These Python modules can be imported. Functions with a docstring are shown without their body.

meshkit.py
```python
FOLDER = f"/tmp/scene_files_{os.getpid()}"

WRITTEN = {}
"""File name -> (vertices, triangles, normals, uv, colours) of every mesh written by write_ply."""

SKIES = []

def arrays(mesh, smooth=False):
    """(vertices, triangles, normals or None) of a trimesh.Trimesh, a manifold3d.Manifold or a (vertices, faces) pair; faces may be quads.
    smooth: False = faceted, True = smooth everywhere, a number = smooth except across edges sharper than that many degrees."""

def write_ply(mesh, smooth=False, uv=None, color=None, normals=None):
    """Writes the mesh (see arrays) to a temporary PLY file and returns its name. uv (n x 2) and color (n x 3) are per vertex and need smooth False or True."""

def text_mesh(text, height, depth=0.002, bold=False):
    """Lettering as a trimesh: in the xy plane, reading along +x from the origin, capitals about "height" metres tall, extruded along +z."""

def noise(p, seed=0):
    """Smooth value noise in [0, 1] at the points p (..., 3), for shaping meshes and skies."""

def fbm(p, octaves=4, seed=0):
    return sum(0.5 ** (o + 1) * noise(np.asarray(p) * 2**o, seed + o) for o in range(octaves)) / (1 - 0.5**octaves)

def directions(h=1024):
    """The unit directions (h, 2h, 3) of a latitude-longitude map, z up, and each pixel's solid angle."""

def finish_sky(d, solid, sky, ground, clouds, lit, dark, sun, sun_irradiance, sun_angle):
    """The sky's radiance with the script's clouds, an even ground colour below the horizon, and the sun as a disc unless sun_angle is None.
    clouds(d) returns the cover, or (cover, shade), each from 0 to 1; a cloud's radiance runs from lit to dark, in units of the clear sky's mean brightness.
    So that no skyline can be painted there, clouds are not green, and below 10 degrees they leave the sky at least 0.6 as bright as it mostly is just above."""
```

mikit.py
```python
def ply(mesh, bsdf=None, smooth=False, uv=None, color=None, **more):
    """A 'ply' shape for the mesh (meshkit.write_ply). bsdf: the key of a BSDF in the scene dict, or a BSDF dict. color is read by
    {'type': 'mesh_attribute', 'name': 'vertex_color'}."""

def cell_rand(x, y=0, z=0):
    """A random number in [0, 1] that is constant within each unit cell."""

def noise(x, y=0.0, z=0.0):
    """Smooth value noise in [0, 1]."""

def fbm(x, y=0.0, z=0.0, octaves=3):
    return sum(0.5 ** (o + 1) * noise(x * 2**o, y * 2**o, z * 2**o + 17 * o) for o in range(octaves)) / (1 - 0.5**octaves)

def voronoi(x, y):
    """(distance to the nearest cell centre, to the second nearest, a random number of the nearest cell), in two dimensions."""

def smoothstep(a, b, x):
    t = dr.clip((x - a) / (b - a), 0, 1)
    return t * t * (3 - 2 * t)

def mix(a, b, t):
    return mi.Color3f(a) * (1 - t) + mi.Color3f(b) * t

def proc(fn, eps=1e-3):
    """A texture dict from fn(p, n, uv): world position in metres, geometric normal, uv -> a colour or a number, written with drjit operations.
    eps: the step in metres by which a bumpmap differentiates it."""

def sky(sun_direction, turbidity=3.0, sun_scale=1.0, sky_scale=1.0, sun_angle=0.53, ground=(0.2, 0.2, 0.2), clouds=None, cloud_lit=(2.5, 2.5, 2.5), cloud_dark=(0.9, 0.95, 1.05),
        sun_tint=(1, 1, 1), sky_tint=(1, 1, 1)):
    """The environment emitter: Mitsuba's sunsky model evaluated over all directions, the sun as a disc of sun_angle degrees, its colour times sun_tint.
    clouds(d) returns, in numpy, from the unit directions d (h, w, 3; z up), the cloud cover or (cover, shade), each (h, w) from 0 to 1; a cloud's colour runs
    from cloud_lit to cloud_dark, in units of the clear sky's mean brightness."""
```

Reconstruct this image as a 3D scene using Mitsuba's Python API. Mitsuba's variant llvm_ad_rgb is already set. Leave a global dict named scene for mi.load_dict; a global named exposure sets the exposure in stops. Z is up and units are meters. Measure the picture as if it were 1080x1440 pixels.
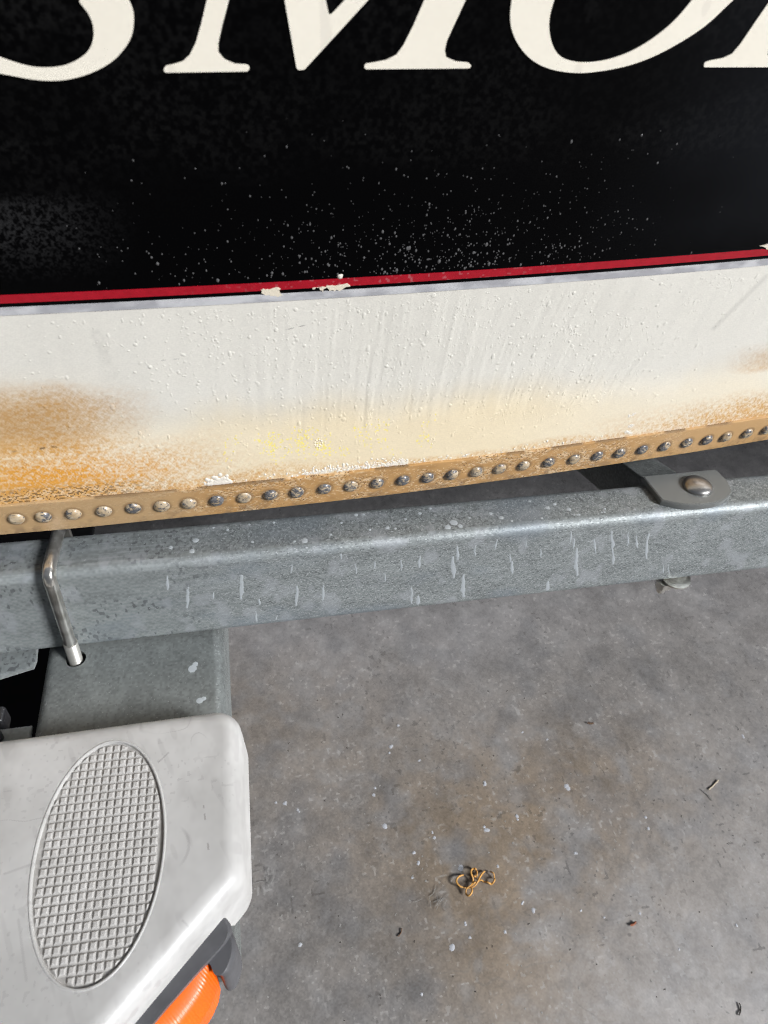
import math
import numpy as np
import drjit as dr
import mitsuba as mi
import trimesh
import manifold3d as m3
import shapely.geometry as sg
from shapely.ops import unary_union
import mikit
import meshkit
from mikit import ply, proc, noise, fbm, voronoi, smoothstep, mix, cell_rand

T = mi.ScalarTransform4f
rng = np.random.default_rng(7)
scene, labels = {}, {}

# ------------------------------------------------------------------ camera, light, exposure
CAM = np.array([-0.1017, -0.4246, 1.0045])
LOOK = np.array([0.16506, 0.70208, -0.69270])
UP = np.array([0.08800, 0.68905, 0.71935])
scene['camera'] = {
    'type': 'thinlens', 'fov': 54.87, 'fov_axis': 'x', 'near_clip': 0.02, 'far_clip': 60.0,
    'aperture_radius': 0.0014, 'focus_distance': 0.63,
    'to_world': T().look_at(origin=CAM.tolist(), target=(CAM + LOOK).tolist(), up=UP.tolist())}
scene['sky'] = mikit.sky((0.66, -0.54, 0.53), turbidity=3, sun_scale=0.30, sky_scale=0.30, sun_angle=16,
                         clouds=lambda d: 1.0, cloud_lit=(0.25, 0.29, 0.36), sun_tint=(0.80, 1.015, 1.53))
exposure = 4.2


# ------------------------------------------------------------------ helpers
def key_for(base):
    if base not in scene and base not in labels:
        return base
    k = 1
    while f'{base}_{k:03d}' in scene or f'{base}_{k:03d}' in labels:
        k += 1
    return f'{base}_{k:03d}'


def obj(name, mesh, mat, parent=None, smooth=False, label=None, category=None, kind=None, group=None, **kw):
    key = key_for(parent + '__' + name if parent else name)
    scene[key] = ply(mesh, mat, smooth, **kw)
    tag(key, label, category, kind, group)
    return key


def tag(key, label=None, category=None, kind=None, group=None):
    d = {k: v for k, v in dict(label=label, category=category, kind=kind, group=group).items() if v}
    if d:
        labels[key] = d


def grid_faces(a, b, closed=False):
    i, j = np.meshgrid(np.arange(a - 1), np.arange(b if closed else b - 1), indexing='ij')
    j2 = (j + 1) % b
    return np.stack([i * b + j, (i + 1) * b + j, (i + 1) * b + j2, i * b + j2], -1).reshape(-1, 4)


def quads(v, f):
    f = np.vstack([f[:, [0, 1, 2]], f[:, [0, 2, 3]]])
    return trimesh.Trimesh(np.asarray(v, float).reshape(-1, 3), f, process=False)


def tube(pts, r, sides=12, cap=True):
    p = np.asarray(pts, float)
    r = np.broadcast_to(r, (len(p),))
    t = np.gradient(p, axis=0)
    t /= np.linalg.norm(t, axis=1, keepdims=True)
    a = np.cross(t[0], [0.31, 0.2, 0.93])
    a /= np.linalg.norm(a)
    ang, rows = np.arange(sides) * 2 * np.pi / sides, []
    for k in range(len(p)):
        a = a - t[k] * (a @ t[k])
        a /= np.linalg.norm(a)
        b = np.cross(t[k], a)
        rows.append(p[k] + r[k] * (np.cos(ang)[:, None] * a + np.sin(ang)[:, None] * b))
    v = np.vstack(rows)
    f = grid_faces(len(p), sides, True)
    f = np.vstack([f[:, [0, 1, 2]], f[:, [0, 2, 3]]])
    if cap:
        n = len(v)
        v = np.vstack([v, p[:1], p[-1:]])
        i = np.arange(sides)
        j = (i + 1) % sides
        f = np.vstack([f, np.stack([j, i, i * 0 + n], 1), np.stack([i + n - sides, j + n - sides, i * 0 + n + 1], 1)])
    return trimesh.Trimesh(v, f, process=False)


def spline(pts, n=60, closed=False):
    from scipy.interpolate import CubicSpline
    p = np.asarray(pts, float)
    if closed:
        p = np.vstack([p, p[:1]])
    s = np.r_[0, np.cumsum(np.linalg.norm(np.diff(p, axis=0), axis=1))]
    return CubicSpline(s, p, bc_type='periodic' if closed else 'natural')(np.linspace(0, s[-1], n))


def sphere_hull(pts, radii, seg=24):
    return m3.Manifold.batch_hull([m3.Manifold.sphere(r, seg).translate(list(p)) for p, r in zip(pts, radii)])


def rbox(lo, hi, r=0.004, seg=20):
    lo, hi = np.asarray(lo, float) + r, np.asarray(hi, float) - r
    c = [[x, y, z] for x in (lo[0], hi[0]) for y in (lo[1], hi[1]) for z in (lo[2], hi[2])]
    return sphere_hull(c, [r] * 8, seg)


def tm(man):
    m = man.to_mesh()
    return trimesh.Trimesh(np.array(m.vert_properties[:, :3], float), np.array(m.tri_verts), process=False)


def bar_x(x0, x1, y0, y1, z0, z1, r=0.008, seg=8):
    """A tube bar along x with rounded corners."""
    sec = sg.box(y0 + r, z0 + r, y1 - r, z1 - r).buffer(r, quad_segs=seg)
    m = trimesh.creation.extrude_polygon(sec, x1 - x0, engine='earcut')
    m.apply_transform(np.array([[0, 0, 1, x0], [1, 0, 0, 0], [0, 1, 0, 0], [0, 0, 0, 1.0]]))
    return m


def slab(poly, z0, z1, bevel=0.0):
    """Plan polygon between two heights, its top edge chamfered."""
    if not bevel:
        m = trimesh.creation.extrude_polygon(poly, z1 - z0, engine='earcut')
        m.apply_translation([0, 0, z0])
        return m
    poly = sg.polygon.orient(poly)
    cs = m3.CrossSection([np.asarray(poly.exterior.coords)[:-1].tolist()])
    inner = cs.offset(-bevel, m3.JoinType.Round)
    lo = m3.Manifold.extrude(cs, z1 - z0 - bevel).translate([0, 0, z0])
    top = m3.Manifold.extrude(inner, bevel).translate([0, 0, z1 - bevel])
    mid = m3.Manifold.extrude(cs.offset(-bevel * .35, m3.JoinType.Round), bevel * .6).translate([0, 0, z1 - bevel])
    return tm(lo + mid + top)


def caps(pos, nor, r, h, stretch=None, along=None, sides=7, rings=2):
    """Many small domes: one mesh."""
    pos, nor = np.asarray(pos, float), np.asarray(nor, float)
    n = len(pos)
    r, h = np.broadcast_to(r, (n,)), np.broadcast_to(h, (n,))
    stretch = np.ones(n) if stretch is None else np.broadcast_to(stretch, (n,))
    along = np.broadcast_to([0, 0, 1.0] if along is None else along, (n, 3))
    b = along - nor * (along * nor).sum(1, keepdims=True)
    b /= np.maximum(np.linalg.norm(b, axis=1, keepdims=True), 1e-9)
    a = np.cross(b, nor)
    tv, tf = [], []
    for k in range(rings):
        th = np.pi / 2 * k / rings
        for s in range(sides):
            ph = 2 * np.pi * (s + .5 * (k % 2)) / sides
            tv.append([np.cos(th) * np.cos(ph), np.cos(th) * np.sin(ph), np.sin(th)])
    tv.append([0, 0, 1.0])
    tv = np.array(tv)
    for k in range(rings - 1):
        for s in range(sides):
            p, q = k * sides + s, k * sides + (s + 1) % sides
            tf += [[p, q, q + sides], [p, q + sides, p + sides]]
    for s in range(sides):
        tf.append([(rings - 1) * sides + s, (rings - 1) * sides + (s + 1) % sides, rings * sides])
    tf = np.array(tf)
    wob = 1 + rng.normal(0, .06, (n, len(tv)))
    wob[:, -1] = 1
    v = (pos[:, None] - nor[:, None] * 0.0001 + a[:, None] * (tv[None, :, 0] * r[:, None] * wob)[..., None]
         + b[:, None] * (tv[None, :, 1] * (r * stretch)[:, None] * wob)[..., None] + nor[:, None] * (tv[None, :, 2] * h[:, None])[..., None])
    f = tf[None] + (np.arange(n) * len(tv))[:, None, None]
    return trimesh.Trimesh(v.reshape(-1, 3), f.reshape(-1, 3), process=False)


def cat(ms):
    return trimesh.util.concatenate(ms)


def seg(u, v, ax, ay, bx, by):
    """Distance to a segment (in a texture)."""
    dx, dy = bx - ax, by - ay
    t = dr.clip(((u - ax) * dx + (v - ay) * dy) / (dx * dx + dy * dy), 0, 1)
    return dr.sqrt(dr.square(u - ax - t * dx) + dr.square(v - ay - t * dy))


def gauss(u, v, cx, cy, sx, sy):
    return dr.exp(-dr.square((u - cx) / sx) - dr.square((v - cy) / sy))


# ------------------------------------------------------------------ measured positions (metres)
LETTER = {
    'S_outer': [(-0.2045, 0.9017), (-0.1976, 0.9004), (-0.1894, 0.899), (-0.1807, 0.8986), (-0.1706, 0.8999), (-0.1615, 0.9027), (-0.1528, 0.9069), (-0.1457, 0.9126), (-0.1414,
    0.918), (-0.1393, 0.9239), (-0.1389, 0.9282), (-0.1399, 0.9323)],
    'S_inner': [(-0.2024, 0.9086), (-0.1968, 0.9065), (-0.19, 0.9047), (-0.1825, 0.9043), (-0.1749, 0.9052), (-0.1678, 0.9079), (-0.162, 0.9119), (-0.1588, 0.917), (-0.1579,
    0.9208), (-0.1584, 0.9256), (-0.1603, 0.9292), (-0.1622, 0.9319)],
    'M_left': [(-0.105, 0.9329), (-0.1086, 0.9234), (-0.1122, 0.9153), (-0.1156, 0.9102), (-0.1194, 0.9073), (-0.1242, 0.906), (-0.1277, 0.9053), (-0.1289, 0.9039), (-0.1286,
    0.9023), (-0.0883, 0.9029), (-0.0868, 0.9045), (-0.0881, 0.9059), (-0.0943, 0.9063), (-0.0993, 0.9083), (-0.1018, 0.9114), (-0.1014, 0.9154), (-0.0986, 0.9235), (-0.0948, 0.9331)],
    'M_v': [(-0.0687, 0.9335), (-0.0636, 0.9045), (-0.0625, 0.9035), (-0.0596, 0.9038), (-0.0284, 0.9341)],
    'M_vin': [(-0.0489, 0.9338), (-0.0472, 0.9272), (-0.0399, 0.934)],
    'M_right': [(-0.0001, 0.9345), (-0.0047, 0.9233), (-0.0088, 0.915), (-0.0122, 0.9105), (-0.0172, 0.9082), (-0.0232, 0.9071), (-0.0283, 0.9064), (-0.0287, 0.9049), (-0.0278,
    0.9039), (0.0286, 0.9042), (0.0295, 0.9055), (0.0274, 0.9069), (0.0202, 0.9075), (0.0147, 0.9095), (0.0136, 0.9128), (0.0141, 0.9171), (0.0175, 0.9256), (0.0213, 0.9348)],
    'O_outer': [(0.0457, 0.9351), (0.0462, 0.9284), (0.0484, 0.9227), (0.0535, 0.9157), (0.0616, 0.9091), (0.0717, 0.9046), (0.0829, 0.9023), (0.094, 0.9016), (0.1061, 0.9025),
    (0.1211, 0.905), (0.1368, 0.9101), (0.1514, 0.9176), (0.1637, 0.9263), (0.1732, 0.9365)],
    'O_inner': [(0.0688, 0.9354), (0.0683, 0.9276), (0.0709, 0.9193), (0.0747, 0.9133), (0.081, 0.9091), (0.0892, 0.9071), (0.1001, 0.907), (0.1117, 0.909), (0.1243, 0.9139),
    (0.1354, 0.9213), (0.1433, 0.9292), (0.148, 0.9363)],
    'K_left': [(0.1967, 0.9367), (0.1928, 0.9269), (0.1885, 0.9156), (0.1853, 0.9105), (0.1804, 0.9084), (0.1726, 0.9072), (0.1693, 0.9062), (0.1704, 0.9039), (0.2356, 0.9033),
    (0.2367, 0.9048), (0.2332, 0.9064), (0.2167, 0.9076), (0.2096, 0.9099), (0.2082, 0.9143), (0.2104, 0.9231), (0.2188, 0.9369)],
    'peel_a': [(-0.0894, 0.778), (-0.0746, 0.7791), (-0.0779, 0.7762), (-0.0748, 0.7734), (-0.0812, 0.7728), (-0.0869, 0.7747)],
    'peel_b': [(-0.0565, 0.7774), (-0.0329, 0.779), (-0.0314, 0.7768), (-0.0379, 0.7746), (-0.0445, 0.7751), (-0.0459, 0.7773), (-0.0487, 0.7764), (-0.05, 0.7744), (-0.0514, 0.7771)],
    'peel_c': [(0.2737, 0.7858), (0.2795, 0.7876), (0.285, 0.7798), (0.2798, 0.7825)],
}
TOP = [(-0.0664, 0.0021, 0.0038), (-0.1566, 0.0223, 0.0038), (-0.1595, 0.0104, 0.0032), (-0.0751, 0.0049, 0.0019), (0.0652, 0.015, 0.0051), (0.0587, 0.0096, 0.0038), (0.0699,
    0.0081, 0.0032), (0.0806, 0.0193, 0.0019), (0.0377, 0.0303, 0.0026), (0.0061, 0.0164, 0.0026), (0.0127, 0.0147, 0.0019), (0.1012, 0.0221, 0.0026), (0.1092, 0.0156, 0.0032),
    (0.1553, 0.0227, 0.0032), (0.1634, 0.0264, 0.0026), (0.1742, 0.0184, 0.0032), (0.1809, 0.0092, 0.0019), (0.1788, -0.0015, 0.0013), (0.1761, -0.0084, 0.0013), (0.2074, 0.0151,
    0.0016), (0.2054, 0.0069, 0.0016), (0.2028, 0.0008, 0.0016), (0.2352, 0.0069, 0.0019), (-0.0328, 0.0276, 0.0019), (-0.0187, 0.0375, 0.0026), (-0.0119, 0.0403, 0.0019), (-0.13,
    0.0315, 0.0019), (-0.0906, 0.0351, 0.0019), (0.0237, 0.0248, 0.0019), (0.0486, 0.0353, 0.0019), (0.1173, -0.0007, 0.0019), (-0.1767, 0.0168, 0.0026), (-0.1099, 0.0145, 0.0019),
    (-0.0438, 0.0143, 0.0019), (0.1417, 0.033, 0.0019), (0.1455, 0.0046, 0.0019), (-0.1418, 0.0356, 0.0016), (-0.1115, 0.0422, 0.0016), (-0.0096, 0.0158, 0.0019)]
FRONT = [(-0.1214, 0.5248, -0.1238, 0.4949, 0.0024), (-0.1665, 0.5172, -0.1698, 0.491, 0.0018), (-0.1816, 0.5332, -0.184, 0.5172, 0.0015), (-0.0757, 0.5035, -0.0765, 0.4779,
    0.0018), (-0.0519, 0.5006, -0.052, 0.4808, 0.0015), (-0.1085, 0.4943, -0.1091, 0.4845, 0.0012), (-0.1128, 0.4751, -0.1139, 0.4587, 0.0012), (-0.0942, 0.4667, -0.0947, 0.4563,
    0.0009), (0.0665, 0.5346, 0.0686, 0.5175, 0.0018), (0.0636, 0.5211, 0.0669, 0.4936, 0.0024), (0.0775, 0.4949, 0.0816, 0.4635, 0.0024), (0.0287, 0.4856, 0.0306, 0.4605, 0.0015),
    (0.0366, 0.4711, 0.0377, 0.4583, 0.0024), (0.183, 0.5164, 0.1927, 0.4771, 0.0021), (0.1763, 0.5296, 0.1796, 0.5159, 0.0012), (0.164, 0.4727, 0.1676, 0.4562, 0.0024), (0.2517,
    0.5261, 0.263, 0.4911, 0.0018), (0.24, 0.5248, 0.245, 0.5087, 0.0015), (0.2122, 0.535, 0.2207, 0.5052, 0.0018), (0.2222, 0.505, 0.227, 0.4883, 0.0018), (0.1971, 0.5268, 0.2024,
    0.5069, 0.0012), (0.1718, 0.5394, 0.1751, 0.526, 0.0012), (0.122, 0.5068, 0.125, 0.4906, 0.0018), (0.1189, 0.5169, 0.1206, 0.507, 0.0012), (0.2881, 0.4792, 0.2935, 0.4636, 0.0009),
    (0.2821, 0.4791, 0.2866, 0.4658, 0.0009), (0.033, 0.5274, 0.0344, 0.5122, 0.0015), (0.016, 0.5243, 0.0169, 0.511, 0.0012), (0.103, 0.5395, 0.1051, 0.5264, 0.0012), (0.1468, 0.5205,
    0.1493, 0.5087, 0.0012), (0.2303, 0.5308, 0.2357, 0.5129, 0.0012), (-0.0239, 0.5256, -0.0235, 0.5124, 0.0009), (0.0021, 0.5094, 0.0028, 0.4977, 0.0009), (-0.1469, 0.5074, -0.1479,
    0.498, 0.0009), (-0.0791, 0.5329, -0.0794, 0.522, 0.0009), (-0.0366, 0.5445, -0.0364, 0.5338, 0.0012), (-0.0069, 0.5258, -0.0065, 0.5164, 0.0012), (0.083, 0.5332, 0.0849, 0.5199,
    0.0012), (0.1305, 0.534, 0.1324, 0.5244, 0.0009)]
FLOOR = [(0.0277, -0.013, 0.006), (0.0599, -0.0526, 0.004), (0.0626, -0.067, 0.004), (0.0515, -0.0832, 0.003), (0.0923, -0.0389, 0.004), (0.0903, -0.0308, 0.003), (0.1821, 0.0262,
    0.006), (0.2967, 0.0028, 0.008), (0.2119, -0.0275, 0.004), (0.1639, -0.0407, 0.005), (0.1616, -0.0345, 0.003), (0.2114, -0.0325, 0.003), (0.0833, -0.1724, 0.006), (0.1063, -0.1643,
    0.003), (0.1056, -0.1495, 0.003), (0.1951, -0.1477, 0.005), (0.2548, -0.1576, 0.003), (-0.0998, -0.1377, 0.004), (-0.1036, 0.0399, 0.005), (-0.115, 0.0437, 0.003), (-0.0853,
    0.0268, 0.003), (0.0236, 0.0426, 0.003), (0.0198, 0.0327, 0.004), (0.0583, 0.1011, 0.004), (0.0545, 0.0925, 0.003), (0.0951, 0.0727, 0.003), (0.1658, -0.0883, 0.003), (0.2752,
    -0.0894, 0.003), (0.3881, -0.0737, 0.003), (0.3906, -0.0591, 0.003), (0.5965, 0.0362, 0.004), (0.4465, -0.2063, 0.003), (0.0342, -0.2132, 0.003), (0.2823, -0.1706, 0.0025),
    (0.1145, -0.0836, 0.008), (0.1842, -0.1374, 0.003), (0.2733, -0.0891, 0.0025), (0.3294, -0.1742, 0.0025), (0.3606, -0.2205, 0.0025), (0.1518, -0.1654, 0.003), (0.0754, 0.1338,
    0.003), (0.2599, 0.0937, 0.003), (0.2937, 0.0766, 0.003)]
FOAM = [(-0.1301, 0.6119, 0.0079), (-0.1366, 0.612, 0.0042), (-0.0382, 0.784, 0.0024), (0.223, 0.6229, 0.0024), (0.2214, 0.6337, 0.0024), (0.2228, 0.6157, 0.003), (0.1244, 0.6124,
    0.0036), (0.0116, 0.6857, 0.003), (0.0096, 0.6962, 0.0024), (-0.0119, 0.6654, 0.003), (0.0407, 0.6319, 0.0036), (0.0365, 0.6569, 0.0024), (-0.0521, 0.6412, 0.0048), (0.0946,
    0.6507, 0.0024), (0.0889, 0.6474, 0.0021), (0.1096, 0.6326, 0.0018), (0.1279, 0.7241, 0.0024), (0.1407, 0.7241, 0.003), (0.1165, 0.7169, 0.0024), (-0.0116, 0.6515, 0.0018),
    (0.0756, 0.6302, 0.0024), (0.0594, 0.639, 0.0021)]
BAND = [[(0.1173, -0.0924), (0.1107, -0.0942), (0.1055, -0.0997), (0.1072, -0.1051), (0.1131, -0.1083), (0.119, -0.1093), (0.1264, -0.1094), (0.1317, -0.1057), (0.1362, -0.1007),
    (0.1414, -0.0957), (0.1461, -0.0924)],     [(0.1325, -0.0873), (0.128, -0.09), (0.1264, -0.0956), (0.1276, -0.1004), (0.1249, -0.1057), (0.1217, -0.1086), (0.1161, -0.1111),
    (0.1143, -0.1153), (0.1163, -0.1195), (0.1205, -0.1174), (0.1225, -0.1121), (0.122, -0.1075)],     [(0.1325, -0.0873), (0.1354, -0.0924), (0.1321, -0.0977), (0.1285, -0.0971)],
    [(0.1231, -0.1077), (0.1314, -0.1045), (0.139, -0.104), (0.1454, -0.1079), (0.1511, -0.1094), (0.1554, -0.1055), (0.156, -0.0993), (0.1531, -0.0941)]]
RIVET = [(-0.2847, 0.5969), (-0.2656, 0.5958), (-0.2435, 0.5969), (-0.2211, 0.5961), (-0.1988, 0.5962), (-0.1774, 0.5954), (-0.1566, 0.5957), (-0.135, 0.5957), (-0.1131, 0.5957),
    (-0.092, 0.5958), (-0.0707, 0.5958), (-0.0479, 0.5965), (-0.0259, 0.5954), (-0.0036, 0.5951), (0.0186, 0.5939), (0.0405, 0.5928), (0.0619, 0.5935), (0.084, 0.5923), (0.1056,
    0.592), (0.1275, 0.5917), (0.1514, 0.5909), (0.1764, 0.59), (0.199, 0.5894), (0.2213, 0.5889), (0.2443, 0.5892), (0.2675, 0.5886), (0.2907, 0.5888), (0.3123, 0.5884), (0.3328,
    0.5892), (0.3564, 0.5894), (0.378, 0.5909)]


# ------------------------------------------------------------------ materials
def stain_mask(x, z, n):
    """How much rusty film is left on the lower side: thick at the left, washed off in the middle."""
    w = .030 * (fbm(x * 30, z * 45, 2.0, 3) - .5)
    u, v = x + w, z + .35 * w
    upper = smoothstep(-.150, -.245, u) * smoothstep(.722, .690, v) * smoothstep(.638, .660, v + .05 * (x + .27))
    lower = smoothstep(-.075, -.255, u) * smoothstep(.676, .628, v)
    edge = smoothstep(.02, -.16, u) * smoothstep(.630, .612, v) * .75
    r_up = smoothstep(.27, .40, u) * smoothstep(.700, .680, v) * smoothstep(.658, .668, v) * .75
    r_low = smoothstep(.13, .37, u) * smoothstep(.648, .614, v) * .85
    thin = smoothstep(.621, .612, v) * .45
    m = dr.maximum(dr.maximum(dr.maximum(upper * .92, lower * .95), dr.maximum(edge, thin)), dr.maximum(r_up, r_low))
    grain = 4 * m * (1 - m * .66)
    k = .50 + .40 * smoothstep(.668, .650, z)
    return dr.clip(m * .96 + (n - .52) * k * grain, 0, 1) * smoothstep(0, .08, m)


def cream_fn(p, n, uv):
    x, z = p.x, p.z
    f = .50 * noise(x * 480, 3.0, z * 330) + .50 * noise(x * 980, 8.0, z * 680 + 7)
    big = fbm(x * 9, z * 14, 3.0, 3)
    upper = mix((.565, .545, .485), (.61, .59, .53), big)
    tan = mix((.585, .495, .335), (.63, .54, .375), fbm(x * 30, z * 60, 1.0, 3))
    w = smoothstep(.694 - .02 * x, .648 - .02 * x, z + .016 * (noise(x * 25, z * 8) - .5) + .004 * (noise(x * 160, z * 20) - .5))
    c = mix(upper, tan, w * (.55 + .40 * smoothstep(.25, .05, dr.abs(x - .02))))
    c = mix(c, (.62, .48, .29), smoothstep(-.17, -.29, x) * smoothstep(.735, .69, z) * .55)
    c = mix(c, mi.Color3f(.49, .475, .43), smoothstep(.45, .75, noise(x * 150 - z * 12, z * 7, 3.0)) * .12 * smoothstep(.69, .72, z))
    s = stain_mask(x, z, f)
    rust = mix((.40, .215, .065), (.50, .30, .115), fbm(x * 60, z * 90, 5.0, 3))
    rust = mix(rust, (.52, .235, .03), gauss(x, z, -.25, .634, .10, .016) * .95)
    rust = mix(rust, (.37, .225, .10), smoothstep(.655, .675, z) * .55)
    c = mix(c, rust, s)
    sp = smoothstep(.52, .68, noise(x * 760, 2.0, z * 760)) * smoothstep(-.150, -.235, x) * smoothstep(.627, .617, z)
    c = mix(c, (.13, .075, .03), sp * .85)
    line = smoothstep(.0012, .0004, dr.abs(z - .6578 - .004 * (noise(x * 90) - .5))) * smoothstep(-.225, -.25, x) * smoothstep(.35, .6, noise(x * 260, 1.0))
    c = mix(c, (.13, .08, .04), line * .8)
    col = smoothstep(.46, .70, noise(x * 95, 4.0, z * 26)) * .16 + gauss(x, z, -.048, .636, .009, .007) * .6 + gauss(x, z, -.088, .642, .0025, .010) * .5 + gauss(x, z, -.066, .643, .007, .008) * .35
    dens = dr.clip(col, 0, 1) * smoothstep(.100, .070, dr.abs(x + .035)) * smoothstep(.020, .010, dr.abs(z - .641))
    yel = dr.select(cell_rand(x * 950, z * 950, 5.0) < dens * .6, 1.0, 0.0)
    c = mix(c, (.74, .62, .05), yel * .62)
    scr = smoothstep(.0007, .0002, seg(x, z, -.083, .7445, -.060, .7490)) * smoothstep(.3, .6, noise(x * 300, 3.0)) + smoothstep(.0006, .0002, seg(x, z, -.165, .7275, -.146, .7285)) * smoothstep(.35, .6, noise(x * 250, 8.0)) * .6
    smear = smoothstep(.0045, .0005, seg(x, z, .292, .758, .268, .715)) * .20 + smoothstep(.006, .001, seg(x, z, -.193, .752, -.190, .715)) * .16 * noise(x * 500, z * 300)
    c = mix(c, (.20, .19, .17), dr.clip(scr * .6 + smear, 0, 1))
    return c * (.95 + .10 * noise(x * 1300, 0.0, z * 1300))


def cream_bump(p, n, uv):
    x, z = p.x, p.z
    lean = x - (z - .70) * (.05 + .28 * smoothstep(.02, .26, x)) + .0016 * noise(x * 40, z * 30)
    zone = smoothstep(-.17, -.05, x) * smoothstep(.31, .20, x) * smoothstep(.635, .665, z) * smoothstep(.778, .755, z)
    run = noise(lean * 190, z * 9) * .6 + noise(lean * 420, z * 24) * .4
    return zone * run * .62 + .05 * noise(x * 500, z * 500) + .35 * noise(x * 26, z * 20)


def black_fn(p, n, uv):
    x, z = p.x, p.z
    c = mi.Color3f(.0007, .0007, .0009)
    film = fbm(x * 22, z * 30, 1.0, 4)
    dust = smoothstep(.30, .85, fbm(x * 420, z * 420, 4.0, 3)) * (.4 + .6 * smoothstep(.4, .6, film))
    zone = smoothstep(.845, .885, z + .02 * film) * .0030 + smoothstep(-.10, -.21, x) * smoothstep(.83, .86, z + .03 * film) * .0020
    c = c + mi.Color3f(1.0, 1.0, .96) * (dust * zone)
    c = c + mi.Color3f(.80, .92, 1.15) * (.0065 * smoothstep(.11, .30, x + .04 * (film - .5)) * smoothstep(.79, .87, z + .04 * film))  # bluish reflection towards the right, painted into the black
    patch = smoothstep(-.155, -.215, x + .03 * (film - .5)) * smoothstep(.846, .834, z) * smoothstep(.785, .825, z) * smoothstep(.34, .74, noise(x * 560, z * 560, 2.0) * .5 + .5 * noise(x * 1200, z * 1200)) * (.5 + .5 * film)
    c = mix(c, (.018, .018, .0185), patch)
    return c


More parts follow.
